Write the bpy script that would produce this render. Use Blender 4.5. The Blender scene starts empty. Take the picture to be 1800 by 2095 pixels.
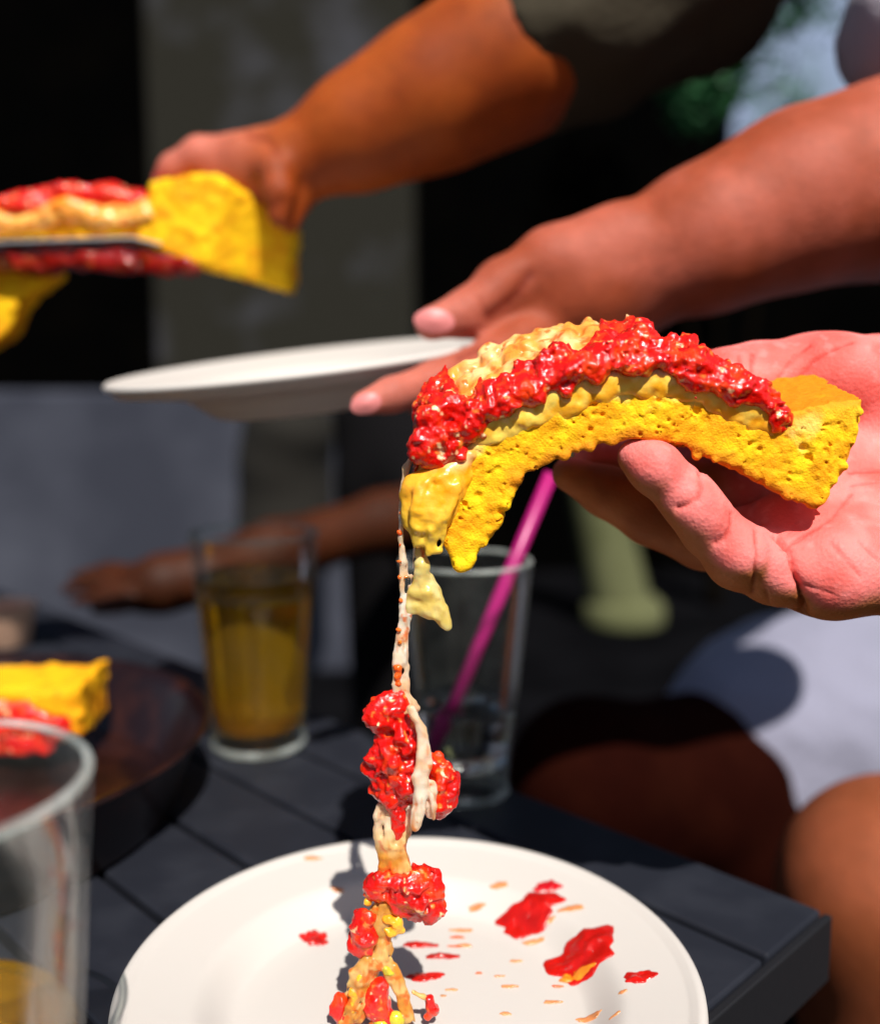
import bpy, math, random
import numpy as np
from mathutils import Vector, Matrix

random.seed(7)
RNG = np.random.default_rng(7)
SC = bpy.context.scene
COL = SC.collection
R = math.radians

# ------------------------------------------------------------------ camera
F_PX, CX, CY = 2000.0, 900.0, 1047.5          # focal length and centre in photo pixels
HC = 0.236                                    # camera height over the table top (z = 0)
PITCH = math.atan(267.0 / F_PX)               # horizon lies at photo row 780
cam_d = bpy.data.cameras.new('camera')
cam_d.sensor_fit = 'HORIZONTAL'; cam_d.sensor_width = 36.0
cam_d.lens = 36.0 * F_PX / 1800.0
cam_d.clip_start = 0.01; cam_d.clip_end = 200
cam_d.dof.use_dof = True; cam_d.dof.focus_distance = 0.345; cam_d.dof.aperture_fstop = 4.4
cam = bpy.data.objects.new('camera', cam_d); COL.objects.link(cam)
cam.location = (0, 0, HC); cam.rotation_euler = (math.pi/2 - PITCH, 0, 0)
SC.camera = cam

# ------------------------------------------------------------------ sky, sun, exposure
SUN = Vector((0.165, -0.59, 0.80)).normalized()     # direction towards the sun
world = bpy.data.worlds.new('World'); SC.world = world; world.use_nodes = True
wn = world.node_tree.nodes; wl = world.node_tree.links
sky = wn.new('ShaderNodeTexSky'); sky.sky_type = 'NISHITA'; sky.sun_disc = False
sky.sun_elevation = math.asin(SUN.z); sky.sun_rotation = math.atan2(SUN.x, SUN.y)
bg = wn['Background']; bg.inputs['Strength'].default_value = 0.05
wl.new(sky.outputs[0], bg.inputs['Color'])
sun_d = bpy.data.lights.new('sun', 'SUN'); sun_d.energy = 5.0; sun_d.angle = R(0.5); sun_d.color = (1.0, 0.95, 0.88)
sun = bpy.data.objects.new('sun', sun_d); COL.objects.link(sun)
sun.rotation_euler = SUN.to_track_quat('Z', 'Y').to_euler()
vs = SC.view_settings
vs.view_transform = 'Standard'; vs.look = 'None'; vs.exposure = 0.42; vs.gamma = 1.0; vs.use_curve_mapping = False
SC.cycles.max_bounces = 10; SC.cycles.transmission_bounces = 8; SC.cycles.transparent_max_bounces = 8
SC.cycles.caustics_refractive = True; SC.cycles.sample_clamp_indirect = 6.0

# ------------------------------------------------------------------ helpers
cp, sp = math.cos(PITCH), math.sin(PITCH)
def P(px, py, d):
    """point on the ray of photo pixel (px, py) whose world y (distance ahead) is d"""
    a, b = (px-CX)/F_PX, (CY-py)/F_PX
    wy = cp + b*sp; wz = -sp + b*cp
    t = d/wy
    return np.array((a*t, d, HC + wz*t))
def PZ(px, py, z):
    """point on that ray at height z"""
    a, b = (px-CX)/F_PX, (CY-py)/F_PX
    wy = cp + b*sp; wz = -sp + b*cp
    t = (z-HC)/wz
    return np.array((a*t, wy*t, z))
def px_of(V):
    V = np.asarray(V); x, y, z = V[..., 0], V[..., 1], V[..., 2]-HC
    f = y*cp - z*sp; u = y*sp + z*cp
    return CX + F_PX*x/f, CY - F_PX*u/f
def S(r, d): return r*d/F_PX                   # pixels at distance d -> metres

def tag(o, label, cat, group=None, kind=None):
    if label: o['label'] = label
    if cat: o['category'] = cat
    if group: o['group'] = group
    if kind: o['kind'] = kind
    return o
def empty(name, loc=(0, 0, 0)):
    o = bpy.data.objects.new(name, None); COL.objects.link(o); o.location = loc
    o.empty_display_size = 0.02
    return o
def mesh_obj(name, V, Fq, mat, parent=None, smooth=True, color=None):
    me = bpy.data.meshes.new(name)
    me.from_pydata([tuple(map(float, v)) for v in V] if not isinstance(V, np.ndarray) else V.tolist(), [],
                   Fq if not isinstance(Fq, np.ndarray) else Fq.tolist())
    me.update()
    if smooth: me.polygons.foreach_set('use_smooth', np.ones(len(me.polygons), dtype=bool))
    if color is not None:
        at = me.color_attributes.new('tint', 'FLOAT_COLOR', 'POINT')
        c = np.ones((len(me.vertices), 4), np.float32); c[:, :3] = np.clip(color, 0, 1)
        at.data.foreach_set('color', c.ravel())
    if mat: me.materials.append(mat)
    o = bpy.data.objects.new(name, me); COL.objects.link(o)
    if parent is not None:
        o.parent = parent
        o.matrix_parent_inverse = Matrix.Translation(parent.location).inverted()
    return o

def material(name, color=(.5, .5, .5), rough=.5, sss=0, sss_r=(1, .3, .15), sss_s=.003, spec=.5, trans=0, ior=1.45,
             coat=0, attr=False, bump=(), var=None, sheen=0, metal=0):
    m = bpy.data.materials.new(name); m.use_nodes = True
    nt = m.node_tree; b = nt.nodes['Principled BSDF']; L = nt.links
    I = b.inputs
    I['Base Color'].default_value = (*color, 1); I['Roughness'].default_value = rough
    I['Specular IOR Level'].default_value = spec; I['IOR'].default_value = ior
    I['Transmission Weight'].default_value = trans; I['Coat Weight'].default_value = coat
    I['Coat Roughness'].default_value = .08; I['Metallic'].default_value = metal
    I['Sheen Weight'].default_value = sheen
    if sss:
        I['Subsurface Weight'].default_value = sss; I['Subsurface Radius'].default_value = sss_r
        I['Subsurface Scale'].default_value = sss_s
    tc = nt.nodes.new('ShaderNodeTexCoord')
    out = None
    if attr:
        a = nt.nodes.new('ShaderNodeVertexColor'); a.layer_name = 'tint'; out = a.outputs['Color']
    if var:                                     # (scale, second colour, low, high): blotchy second colour
        sc, c2, lo, hi = var
        n = nt.nodes.new('ShaderNodeTexNoise'); n.inputs['Scale'].default_value = sc; n.inputs['Detail'].default_value = 6
        L.new(tc.outputs['Object'], n.inputs['Vector'])
        r = nt.nodes.new('ShaderNodeMapRange'); r.inputs['From Min'].default_value = lo; r.inputs['From Max'].default_value = hi
        L.new(n.outputs['Fac'], r.inputs['Value'])
        mx = nt.nodes.new('ShaderNodeMix'); mx.data_type = 'RGBA'
        L.new(r.outputs['Result'], mx.inputs['Factor'])
        if out is not None: L.new(out, mx.inputs['A'])
        else: mx.inputs['A'].default_value = (*color, 1)
        mx.inputs['B'].default_value = (*c2, 1)
        out = mx.outputs['Result']
    if out is not None: L.new(out, I['Base Color'])
    prev = None
    for kind, sc, st, dist in bump:
        if kind == 'voro':
            n = nt.nodes.new('ShaderNodeTexVoronoi'); n.inputs['Scale'].default_value = sc; h = n.outputs['Distance']
        else:
            n = nt.nodes.new('ShaderNodeTexNoise'); n.inputs['Scale'].default_value = sc; n.inputs['Detail'].default_value = 5
            h = n.outputs['Fac']
        L.new(tc.outputs['Object'], n.inputs['Vector'])
        bp = nt.nodes.new('ShaderNodeBump'); bp.inputs['Strength'].default_value = st; bp.inputs['Distance'].default_value = dist
        L.new(h, bp.inputs['Height'])
        if prev: L.new(prev, bp.inputs['Normal'])
        prev = bp.outputs['Normal']
    if prev: L.new(prev, I['Normal'])
    return m

# value noise on a random lattice
LAT = RNG.random((32, 32, 32)).astype(np.float32)
def noise(Pt, scale, off=0.0):
    q = np.asarray(Pt, np.float32)*scale + off
    i = np.floor(q).astype(np.int32); f = q - i; f = f*f*(3-2*f)
    i0 = i & 31; i1 = (i+1) & 31
    X, Y, Z = i0[..., 0], i0[..., 1], i0[..., 2]; X1, Y1, Z1 = i1[..., 0], i1[..., 1], i1[..., 2]
    fx, fy, fz = f[..., 0], f[..., 1], f[..., 2]
    a = LAT[X, Y, Z]*(1-fx)+LAT[X1, Y, Z]*fx; b = LAT[X, Y1, Z]*(1-fx)+LAT[X1, Y1, Z]*fx
    c = LAT[X, Y, Z1]*(1-fx)+LAT[X1, Y, Z1]*fx; d = LAT[X, Y1, Z1]*(1-fx)+LAT[X1, Y1, Z1]*fx
    return ((a*(1-fy)+b*fy)*(1-fz)+(c*(1-fy)+d*fy)*fz)*2-1
def fbm(Pt, scale, off=0.0, n=3):
    s = 0; a = 1
    for k in range(n): s = s + a*noise(Pt, scale*2**k, off+k*7.3); a *= .5
    return s

class Field:
    """signed distance grid (negative inside), meshed with surface nets"""
    def __init__(self, lo, hi, h):
        self.lo = np.array(lo, float); self.h = h
        self.n = np.ceil((np.array(hi)-self.lo)/h).astype(int)+1
        self.F = np.full(self.n, .02, np.float32)
    def sub(self, lo, hi):
        a = np.clip(np.floor((np.array(lo)-self.lo)/self.h).astype(int), 0, self.n)
        b = np.clip(np.ceil((np.array(hi)-self.lo)/self.h).astype(int)+1, 0, self.n)
        if np.any(b <= a): return None, None
        g = np.stack(np.meshgrid(*[self.lo[k]+self.h*np.arange(a[k], b[k]) for k in range(3)], indexing='ij'), -1).astype(np.float32)
        return tuple(slice(a[k], b[k]) for k in range(3)), g
    def merge(self, s, d, k):
        A = self.F[s]
        if k <= 0: self.F[s] = np.minimum(A, d); return
        t = np.clip(.5+.5*(d-A)/k, 0, 1)
        self.F[s] = d*(1-t)+A*t-k*t*(1-t)
    def cone(self, a, b, ra, rb, k=.004):
        a = np.asarray(a, float); b = np.asarray(b, float); m = max(ra, rb)+k*1.5+2*self.h
        s, g = self.sub(np.minimum(a, b)-m, np.maximum(a, b)+m)
        if s is None: return
        ba = (b-a).astype(np.float32); L2 = float(ba@ba)+1e-12
        t = np.clip(((g-a.astype(np.float32))@ba)/L2, 0, 1)
        d = np.linalg.norm(g-a.astype(np.float32)-t[..., None]*ba, axis=-1)-(ra+(rb-ra)*t)
        self.merge(s, d, k)
    def chain(self, pts, k=.004):               # pts: (point, radius)
        for (a, ra), (b, rb) in zip(pts, pts[1:]): self.cone(a, b, ra, rb, k)
    def ball(self, c, r, k=.003, sq=(1, 1, 1)):
        c = np.asarray(c, float); m = r*max(sq)+k*1.5+2*self.h
        s, g = self.sub(c-m, c+m)
        if s is None: return
        q = (g-c.astype(np.float32))/np.array(sq, np.float32)
        self.merge(s, (np.linalg.norm(q, axis=-1)-r)*min(sq), k)
    def carve(self, c, r):
        c = np.asarray(c, float); m = r+2*self.h
        s, g = self.sub(c-m, c+m)
        if s is None: return
        self.F[s] = np.maximum(self.F[s], r-np.linalg.norm(g-c.astype(np.float32), axis=-1))
    def rough(self, amp, scale, off=0., n=3, band=.006):
        m = np.abs(self.F) < band+amp*2
        idx = np.argwhere(m)
        pts = self.lo+idx*self.h
        self.F[m] += amp*fbm(pts, scale, off, n)
    def mesh(self, smooth_it=0):
        F = self.F.copy(); F[0] = F[-1] = 1; F[:, 0] = F[:, -1] = 1; F[:, :, 0] = F[:, :, -1] = 1
        neg = F < 0
        c = np.zeros(self.n-1, np.uint8)
        for dx in (0, 1):
            for dy in (0, 1):
                for dz in (0, 1):
                    c += neg[dx:self.n[0]-1+dx, dy:self.n[1]-1+dy, dz:self.n[2]-1+dz]
        act = (c > 0) & (c < 8)
        idx = np.argwhere(act); vid = np.full(act.shape, -1, np.int64); vid[act] = np.arange(len(idx))
        acc = np.zeros((len(idx), 3)); cnt = np.zeros(len(idx))
        cor = [(x, y, z) for x in (0, 1) for y in (0, 1) for z in (0, 1)]
        for p in cor:
            for ax in range(3):
                if p[ax]: continue
                q = list(p); q[ax] = 1
                a = F[tuple((idx+p).T)]; b = F[tuple((idx+q).T)]
                x = (a < 0) != (b < 0)
                t = np.where(x, a/np.where(x, a-b, 1), 0)
                pt = np.array(p, float)[None].repeat(len(idx), 0); pt[:, ax] = t
                acc[x] += pt[x]; cnt[x] += 1
        V = self.lo+(idx+acc/cnt[:, None])*self.h
        Q = []
        for ax in range(3):
            b, d = [(1, 2), (2, 0), (0, 1)][ax]
            sl0 = [slice(None)]*3; sl1 = [slice(None)]*3; sl0[ax] = slice(0, -1); sl1[ax] = slice(1, None)
            n0 = neg[tuple(sl0)]; n1 = neg[tuple(sl1)]
            e = np.argwhere(n0 != n1)
            e = e[(e[:, b] > 0) & (e[:, d] > 0) & (e[:, b] < self.n[b]-1) & (e[:, d] < self.n[d]-1)]
            eb = np.zeros(3, int); eb[b] = 1; ed = np.zeros(3, int); ed[d] = 1
            quad = np.stack([vid[tuple((e-eb-ed).T)], vid[tuple((e-ed).T)], vid[tuple(e.T)], vid[tuple((e-eb).T)]], 1)
            fl = ~n0[tuple(e.T)]
            quad[fl] = quad[fl][:, ::-1]
            Q.append(quad)
        Q = np.concatenate(Q)
        for _ in range(smooth_it):
            s = np.zeros_like(V); w = np.zeros(len(V))
            for k in range(4):
                a, b2 = Q[:, k], Q[:, (k+1) % 4]
                for ch in range(3):
                    s[:, ch] += np.bincount(a, V[b2, ch], len(V))+np.bincount(b2, V[a, ch], len(V))
                w += np.bincount(a, minlength=len(V))+np.bincount(b2, minlength=len(V))
            V = V*.4+.6*s/w[:, None]
        return V, Q
def normals(V, Q):
    n = np.cross(V[Q[:, 2]]-V[Q[:, 0]], V[Q[:, 3]]-V[Q[:, 1]])
    N = np.zeros_like(V)
    for k in range(4):
        for ch in range(3): N[:, ch] += np.bincount(Q[:, k], n[:, ch], len(V))
    return N/(np.linalg.norm(N, axis=1)[:, None]+1e-12)
def poly_sdf(x, y, poly):
    p = np.array(poly, np.float32); n = len(p)
    d = np.full(x.shape, 1e9, np.float32); ins = np.zeros(x.shape, bool)
    for i in range(n):
        ax, ay = p[i]; bx, by = p[(i+1) % n]
        ex, ey = bx-ax, by-ay
        t = np.clip(((x-ax)*ex+(y-ay)*ey)/(ex*ex+ey*ey+1e-9), 0, 1)
        d = np.minimum(d, (x-ax-t*ex)**2+(y-ay-t*ey)**2)
        c = (ay > y) != (by > y)
        ins ^= c & (x < ex*(y-ay)/(ey if abs(ey) > 1e-9 else 1e-9)+ax)
    return np.where(ins, -1, 1)*np.sqrt(d)
def seg_dist(x, y, line):
    d = np.full(x.shape, 1e9)
    for (ax, ay), (bx, by) in zip(line, line[1:]):
        ex, ey = bx-ax, by-ay
        t = np.clip(((x-ax)*ex+(y-ay)*ey)/(ex*ex+ey*ey), 0, 1)
        d = np.minimum(d, np.hypot(x-ax-t*ex, y-ay-t*ey))
    return d
def mix(a, b, t): return np.asarray(a)*(1-t)+np.asarray(b)*t
def sstep(a, b, x):
    t = np.clip((x-a)/(b-a), 0, 1); return t*t*(3-2*t)
def lathe(name, prof, mat, parent=None, n=72, loc=(0, 0, 0), rot=None, wob=0):
    V = []; Fq = []
    for r, z in prof:
        for k in range(n):
            a = 2*math.pi*k/n
            rr = r*(1+wob*math.sin(3*a+1)+wob*.6*math.sin(5*a))
            V.append((rr*math.cos(a), rr*math.sin(a), z))
    for i in range(len(prof)-1):
        for k in range(n):
            k2 = (k+1) % n
            Fq.append((i*n+k, i*n+k2, (i+1)*n+k2, (i+1)*n+k))
    if prof[0][0] < 1e-6 and False: pass
    V = np.array(V)
    if rot is not None: V = V @ np.array(rot.to_3x3()).T
    V = V+np.array(loc)
    return mesh_obj(name, V, Fq, mat, parent)
def box(name, lo, hi, mat, parent=None, bev=.002, axes=None, org=(0, 0, 0)):
    """bevelled box; axes = 3x3 rows give the box's own axes in the world"""
    import bmesh
    bm = bmesh.new(); bmesh.ops.create_cube(bm, size=1)
    lo = np.array(lo, float); hi = np.array(hi, float)
    for v in bm.verts:
        v.co = Vector(((v.co.x+.5)*(hi[0]-lo[0])+lo[0], (v.co.y+.5)*(hi[1]-lo[1])+lo[1], (v.co.z+.5)*(hi[2]-lo[2])+lo[2]))
    if bev: bmesh.ops.bevel(bm, geom=bm.edges[:], offset=bev, segments=2, affect='EDGES', profile=.5)
    if axes is not None:
        A = np.array(axes)
        for v in bm.verts: v.co = Vector((np.array(v.co) @ A)+np.array(org))
    me = bpy.data.meshes.new(name); bm.to_mesh(me); bm.free()
    me.materials.append(mat)
    o = bpy.data.objects.new(name, me); COL.objects.link(o)
    if parent is not None:
        o.parent = parent; o.matrix_parent_inverse = Matrix.Translation(parent.location).inverted()
    return o

# ------------------------------------------------------------------ materials
M_table = material('table_paint', (.013, .0145, .021), .5, spec=.3, var=(30, (.020, .022, .030), .45, .7), bump=[('noise', 300, .12, .001)])
M_tedge = material('table_edge_paint', (.006, .006, .008), .6, bump=[('noise', 200, .2, .001)])
M_ground = material('shade_toned_paving', (.0025, .0025, .003), .95, spec=.0, var=(4, (.005, .005, .006), .4, .7))  # shade over the background floor is put into this near black colour
M_plate = material('white_plate', (.53, .495, .46), .5, sss=.1, sss_r=(1, 1, 1), bump=[('noise', 60, .05, .001)])
M_sauce = material('tomato_sauce', (.72, .010, .004), .14, sss=.35, sss_r=(1, .06, .02), sss_s=.003, spec=.5, attr=True, coat=.4,
                   bump=[('noise', 700, .45, .0012), ('noise', 1700, .25, .0005)])
M_bread = material('corn_bread', rough=.75, spec=.2, attr=True, sss=.25, sss_r=(1, .6, .05), sss_s=.002,
                   bump=[('voro', 1100, .25, .0008), ('noise', 1800, .45, .0006)])
M_crust = material('crust_skin', (.72, .30, .012), .5, bump=[('noise', 500, .4, .0006)])
M_cheese = material('melted_cheese', rough=.3, attr=True, sss=.25, sss_r=(1, .6, .15), sss_s=.002, spec=.5, coat=.15,
                    bump=[('noise', 420, .3, .001)])
M_strand = material('stretched_cheese', rough=.28, attr=True, sss=.4, sss_r=(1, .6, .3), sss_s=.004, spec=.5, trans=.38, ior=1.35, bump=[('noise', 420, .25, .001)])
M_skin = material('skin', rough=.58, attr=True, sss=.2, sss_r=(1, .25, .12), sss_s=.002, spec=.22,
                  bump=[('noise', 330, .25, .0012), ('voro', 700, .22, .0008), ('noise', 1500, .22, .0005)])
M_nail = material('fingernail', (.62, .20, .19), .4, spec=.3)
def thin_glass(name, tint, milk, edge=.9):
    m = bpy.data.materials.new(name); m.use_nodes = True; nt = m.node_tree; nt.nodes.clear(); L = nt.links; N_ = nt.nodes.new
    out = N_('ShaderNodeOutputMaterial'); tr = N_('ShaderNodeBsdfTransparent'); gl = N_('ShaderNodeBsdfGlossy'); df = N_('ShaderNodeBsdfDiffuse')
    lw = N_('ShaderNodeLayerWeight'); lw.inputs['Blend'].default_value = .18
    tr.inputs['Color'].default_value = (*tint, 1); gl.inputs['Roughness'].default_value = .06; df.inputs['Color'].default_value = (.8, .84, .82, 1)
    nz_ = N_('ShaderNodeTexNoise'); nz_.inputs['Scale'].default_value = 60; nz_.inputs['Detail'].default_value = 5
    tc = N_('ShaderNodeTexCoord'); L.new(tc.outputs['Object'], nz_.inputs['Vector'])
    mr = N_('ShaderNodeMapRange'); mr.inputs['From Min'].default_value = .4; mr.inputs['From Max'].default_value = .75; mr.inputs['To Max'].default_value = milk
    mr.inputs['To Min'].default_value = milk*.3
    L.new(nz_.outputs['Fac'], mr.inputs['Value'])
    ad = N_('ShaderNodeMath'); ad.operation = 'MULTIPLY_ADD'; ad.inputs[1].default_value = edge  # white at grazing edges, painted in for bright sky reflections
    pw_ = N_('ShaderNodeMath'); pw_.operation = 'POWER'; pw_.inputs[1].default_value = 4.0; L.new(lw.outputs['Facing'], pw_.inputs[0]); L.new(pw_.outputs[0], ad.inputs[0]); L.new(mr.outputs['Result'], ad.inputs[2])
    m1 = N_('ShaderNodeMixShader'); L.new(ad.outputs[0], m1.inputs[0]); L.new(tr.outputs[0], m1.inputs[1]); L.new(df.outputs[0], m1.inputs[2])
    m2 = N_('ShaderNodeMixShader'); fr_ = N_('ShaderNodeMath'); fr_.operation = 'MULTIPLY'; fr_.inputs[1].default_value = .4; L.new(lw.outputs['Fresnel'], fr_.inputs[0]); L.new(fr_.outputs[0], m2.inputs[0]); L.new(m1.outputs[0], m2.inputs[1]); L.new(gl.outputs[0], m2.inputs[2])
    L.new(m2.outputs[0], out.inputs['Surface']); return m
M_glass = thin_glass('clear_glass', (.985, .995, .985), .008)
M_rim = thin_glass('glass_rim', (.93, .97, .94), .30, .8)  # milky white put in for the bright glint along rim and foot
M_mist = thin_glass('misted_glass_wall', (.985, .99, .985), .012, 1.0)
M_beer = material('amber_drink', (.86, .45, .008), .03, trans=.88, ior=1.34)
M_water = material('water', (.97, .98, 1), .02, trans=1, ior=1.33)
M_straw = material('magenta_straw', (.36, .008, .14), .35, sss=.2, sss_r=(1, .3, .6))
M_pan = material('dark_pan', (.010, .003, .0025), .3, coat=.2, var=(40, (.03, .008, .004), .5, .7), bump=[('noise', 90, .25, .002)])
M_steel = material('steel', (.75, .73, .72), .4, metal=.8)

# ------------------------------------------------------------------ ground and table
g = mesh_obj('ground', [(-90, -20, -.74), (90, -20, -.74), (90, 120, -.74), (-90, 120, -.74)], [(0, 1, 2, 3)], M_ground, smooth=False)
g['kind'] = 'structure'
NV = np.array((math.cos(R(44.6)), math.sin(R(44.6)), 0))
UV = np.array((-NV[1], NV[0], 0)); ZV = np.array((0, 0, 1.))
AX = np.array((UV, NV, ZV))                     # rows: along the slats, across them, up
U0, N1, W = .1735, .4125, .0545
table = tag(empty('slatted_table', tuple(UV*.75+NV*.1-ZV*.74)), 'dark blue grey slatted outdoor table with a square corner', 'table')
for k in range(14):
    n1 = N1-k*W
    box('slat', (U0, n1-W+.0042, -.0315), (1.35, n1, random.uniform(-.0006, 0)), M_table, table, .0015, AX)
box('end_trim', (U0-.0045, N1-14*W+.005, -.0335), (U0-.0005, N1+.002, -.0022), M_tedge, table, .0008, AX)
for u in (U0+.10, .75, 1.25):
    box('rail', (u-.03, N1-14*W+.02, -.07), (u+.03, N1-.03, -.0325), M_tedge, table, .002, AX)
for u in (U0+.12, 1.22):
    for n_ in (N1-.09, N1-14*W+.09):
        box('leg', (u-.025, n_-.025, -.74), (u+.025, n_+.025, -.068), M_tedge, table, .003, AX)

# ------------------------------------------------------------------ plates
def rise(t): return .55*float(sstep(0, .42, t))+.45*t
def plate_prof(Rr, H, rb, ns=24, lip=1.):
    out = [(0, .0), (rb*.9, .0), (rb, .0012)]
    for i in range(1, ns+1):
        t = i/ns; out.append((rb+(Rr-.004-rb)*t, .0002+(H-.0085)*rise(t)))
    out += [(Rr-.001, H-.0078*lip), (Rr+.0012, H-.0062*lip), (Rr+.0018, H-.0035*lip), (Rr+.0014, H-.0012), (Rr, H), (Rr-.002, H-.0002), (Rr-.0042, H-.0016)]
    for i in range(ns-1, -1, -1):
        t = i/ns; out.append((rb+(Rr-.004-rb)*t, .0034+(H-.0050)*rise(t)))
    out += [(rb*.85, .0034), (0, .0034)]
    return out
PC = np.array((-.0109, .337, .0008)); PR, PH, PB = .105, .0195, .064
fplate = lathe('paper_plate', plate_prof(PR, PH, PB), M_plate, None, 128, PC)
tag(fplate, 'white round plate on the slatted table, stained with sauce under the cheese', 'plate')
def plate_z(x, y):
    r = math.hypot(x-PC[0], y-PC[1]); t = max(0, min(1, (r-PB)/(PR-.004-PB)))
    return PC[2]+.0034+(PH-.0050)*rise(t)
def on_plate(px, py):
    z = .006
    for _ in range(12):
        p = PZ(px, py, z); z = .5*z+.5*plate_z(p[0], p[1])
    return np.array((p[0], p[1], z))
def splat(name, px, py, rx, ry, seed, label, col=(.62, .012, .004), group=None, hgt=.0012):
    c = on_plate(px, py); r1 = S(rx, c[1]); e = ry/rx
    # foreshortening of the plate surface: stretch along y
    r2 = r1*e*1.12
    V = []; Fq = []; n = 40; rg = 12; rn = random.Random(seed)
    ph = [rn.uniform(0, 6.28) for _ in range(4)]
    for i in range(rg+1):
        t = i/rg
        for k in range(n):
            a = 2*math.pi*k/n
            w = 1+.10*math.sin(2*a+ph[0])+.12*math.sin(3*a+ph[1])+.10*math.sin(5*a+ph[2])+.08*math.sin(9*a+ph[3])
            x = c[0]+r1*t*w*math.cos(a); y = c[1]+r2*t*w*math.sin(a)
            lump = .75+.9*float(fbm(np.array((x, y, 0)), 330, seed, 2))
            V.append((x, y, plate_z(x, y)+.0004+hgt*.6*lump*(1-t**3)-(.0012 if t == 1 else 0)))
    for i in range(rg):
        for k in range(n): Fq.append((i*n+k, i*n+(k+1) % n, (i+1)*n+(k+1) % n, (i+1)*n+k))
    V = np.array(V)
    cl = np.tile(col, (len(V), 1))*(1+.25*noise(V, 300, 3)[:, None])
    o = mesh_obj(name, V, Fq, M_sauce, None, True, cl)
    tag(o, label, 'sauce', group); return o
RED = (.46, .006, .003); ORG = (.62, .24, .09)
splat('sauce_splat', 1192, 1955, 74, 62, 1, 'largest round red sauce splat on the white plate', RED, hgt=.0022)
splat('sauce_splat', 1085, 1868, 72, 40, 2, 'wide jagged red sauce splat on the plate between smaller drops', RED, hgt=.0018)
splat('sauce_splat', 1120, 1815, 28, 17, 3, 'small deep red sauce drop just behind the jagged splat', (.5, .006, .012))
splat('sauce_splat', 1308, 2000, 34, 20, 4, 'small pointed red sauce splat at the plate rim beside the largest splat', RED)
splat('sauce_splat', 645, 1922, 32, 23, 5, 'lone round red sauce drop on the plate, away from the other splats', RED, hgt=.002)
splat('sauce_splat', 1180, 2000, 36, 16, 16, 'orange oily edge of the largest sauce splat', (.75, .2, .01), hgt=.0026)
for i, (x, y, a, b) in enumerate([(1022, 1812, 20, 8), (1170, 1860, 26, 9), (638, 1757, 20, 6), (690, 1822, 14, 4), (1205, 2086, 30, 8),
                                  (945, 1905, 24, 6), (975, 1858, 20, 5), (950, 1936, 18, 5), (1055, 1968, 14, 4), (1090, 1930, 26, 6),
                                  (1115, 1890, 22, 6), (1042, 2020, 20, 4), (1130, 2052, 20, 5)]):
    splat('sauce_smear', x, y, a, b, 20+i, 'tiny orange grease and sauce smear on the white plate', ORG, 'small smears on the plate', .0005)
for i in range(22):
    x0, y0 = random.uniform(880, 1330), random.uniform(1870, 2090)
    if math.hypot(x0-1192, (y0-1955)*1.3) < 95 or math.hypot(x0-1085, (y0-1868)*1.4) < 90: continue
    splat('sauce_smear', x0, y0, random.uniform(5, 20), random.uniform(2, 4.5), 80+i, 'tiny orange grease and sauce smear on the white plate',
          random.choice([ORG, (.62, .30, .14), (.70, .12, .03)]), 'small smears on the plate', .0003)
for i, (x, y, a, b) in enumerate([(858, 1935, 40, 9), (905, 1958, 36, 10), (868, 2000, 42, 14)]):
    splat('sauce_streak', x, y, a, b, 50+i, 'dark red sauce streak on the plate beside the hanging cheese', (.40, .008, .004), 'streaks beside the cheese', .0012)

# plate held by the reaching hand
hp_c = P(620, 733, .585)
rot = Matrix.Rotation(R(-6.4), 4, 'Y') @ Matrix.Rotation(R(5.2), 4, 'X')
hplate = lathe('paper_plate', [(r, z-.029) for r, z in plate_prof(.1125, .029, .052, 24, .6)], M_plate, None, 128, hp_c, rot)
tag(hplate, 'white plate held edge on by the reaching hand', 'plate')

# ------------------------------------------------------------------ hero slice: bread
D0 = .337                                       # distance of the cut face
def bread_uv(g):
    """photo coordinates at the cut-face plane of points g, after undoing the slice's roll; and depth into the slice"""
    w = g[..., 1]-D0
    x = CX+F_PX*g[..., 0]/D0
    sh = .50-.30*np.clip((x-1150)/400, 0, 1)
    z = g[..., 2]-sh*w
    y = 780+F_PX*(HC-z)/D0
    return x, y, w
def bread_pt(x, y, w):
    sh = .50-.30*min(1, max(0, (x-1150)/400))
    return np.array(((x-CX)/F_PX*D0, D0+w, HC-(y-780)/F_PX*D0+sh*w))
BREAD = [(1762, 818), (1750, 905), (1722, 975), (1680, 1042), (1600, 1012), (1500, 958), (1400, 916), (1300, 900), (1200, 918), (1120, 955),
         (1060, 985), (1035, 1040), (1005, 1098), (948, 1172), (925, 1150), (912, 1110), (895, 1080), (870, 1040), (850, 990), (865, 930), (915, 890), (985, 850),
         (1060, 812), (1180, 776), (1280, 755), (1360, 762), (1450, 782), (1540, 818), (1615, 846), (1690, 824)]
SLW = .050
fl = Field((-.03, D0-.008, .150), (.158, D0+SLW+.006, .285), .00062)
s, gg = fl.sub(fl.lo, fl.lo+fl.n*fl.h)
x, y, w = bread_uv(gg)
pd = poly_sdf(x.ravel(), y.ravel(), BREAD).reshape(x.shape)*(D0/F_PX)
# the slice narrows towards its tip
wid = SLW*(.55+.45*np.clip((x-850)/500, 0, 1))
dd = np.maximum(-w, w-wid)
k = .0035
t_ = np.clip(.5-.5*(dd-pd)/k, 0, 1)
fl.F = (dd*(1-t_)+pd*t_+k*t_*(1-t_)).astype(np.float32)
del gg, t_
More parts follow.
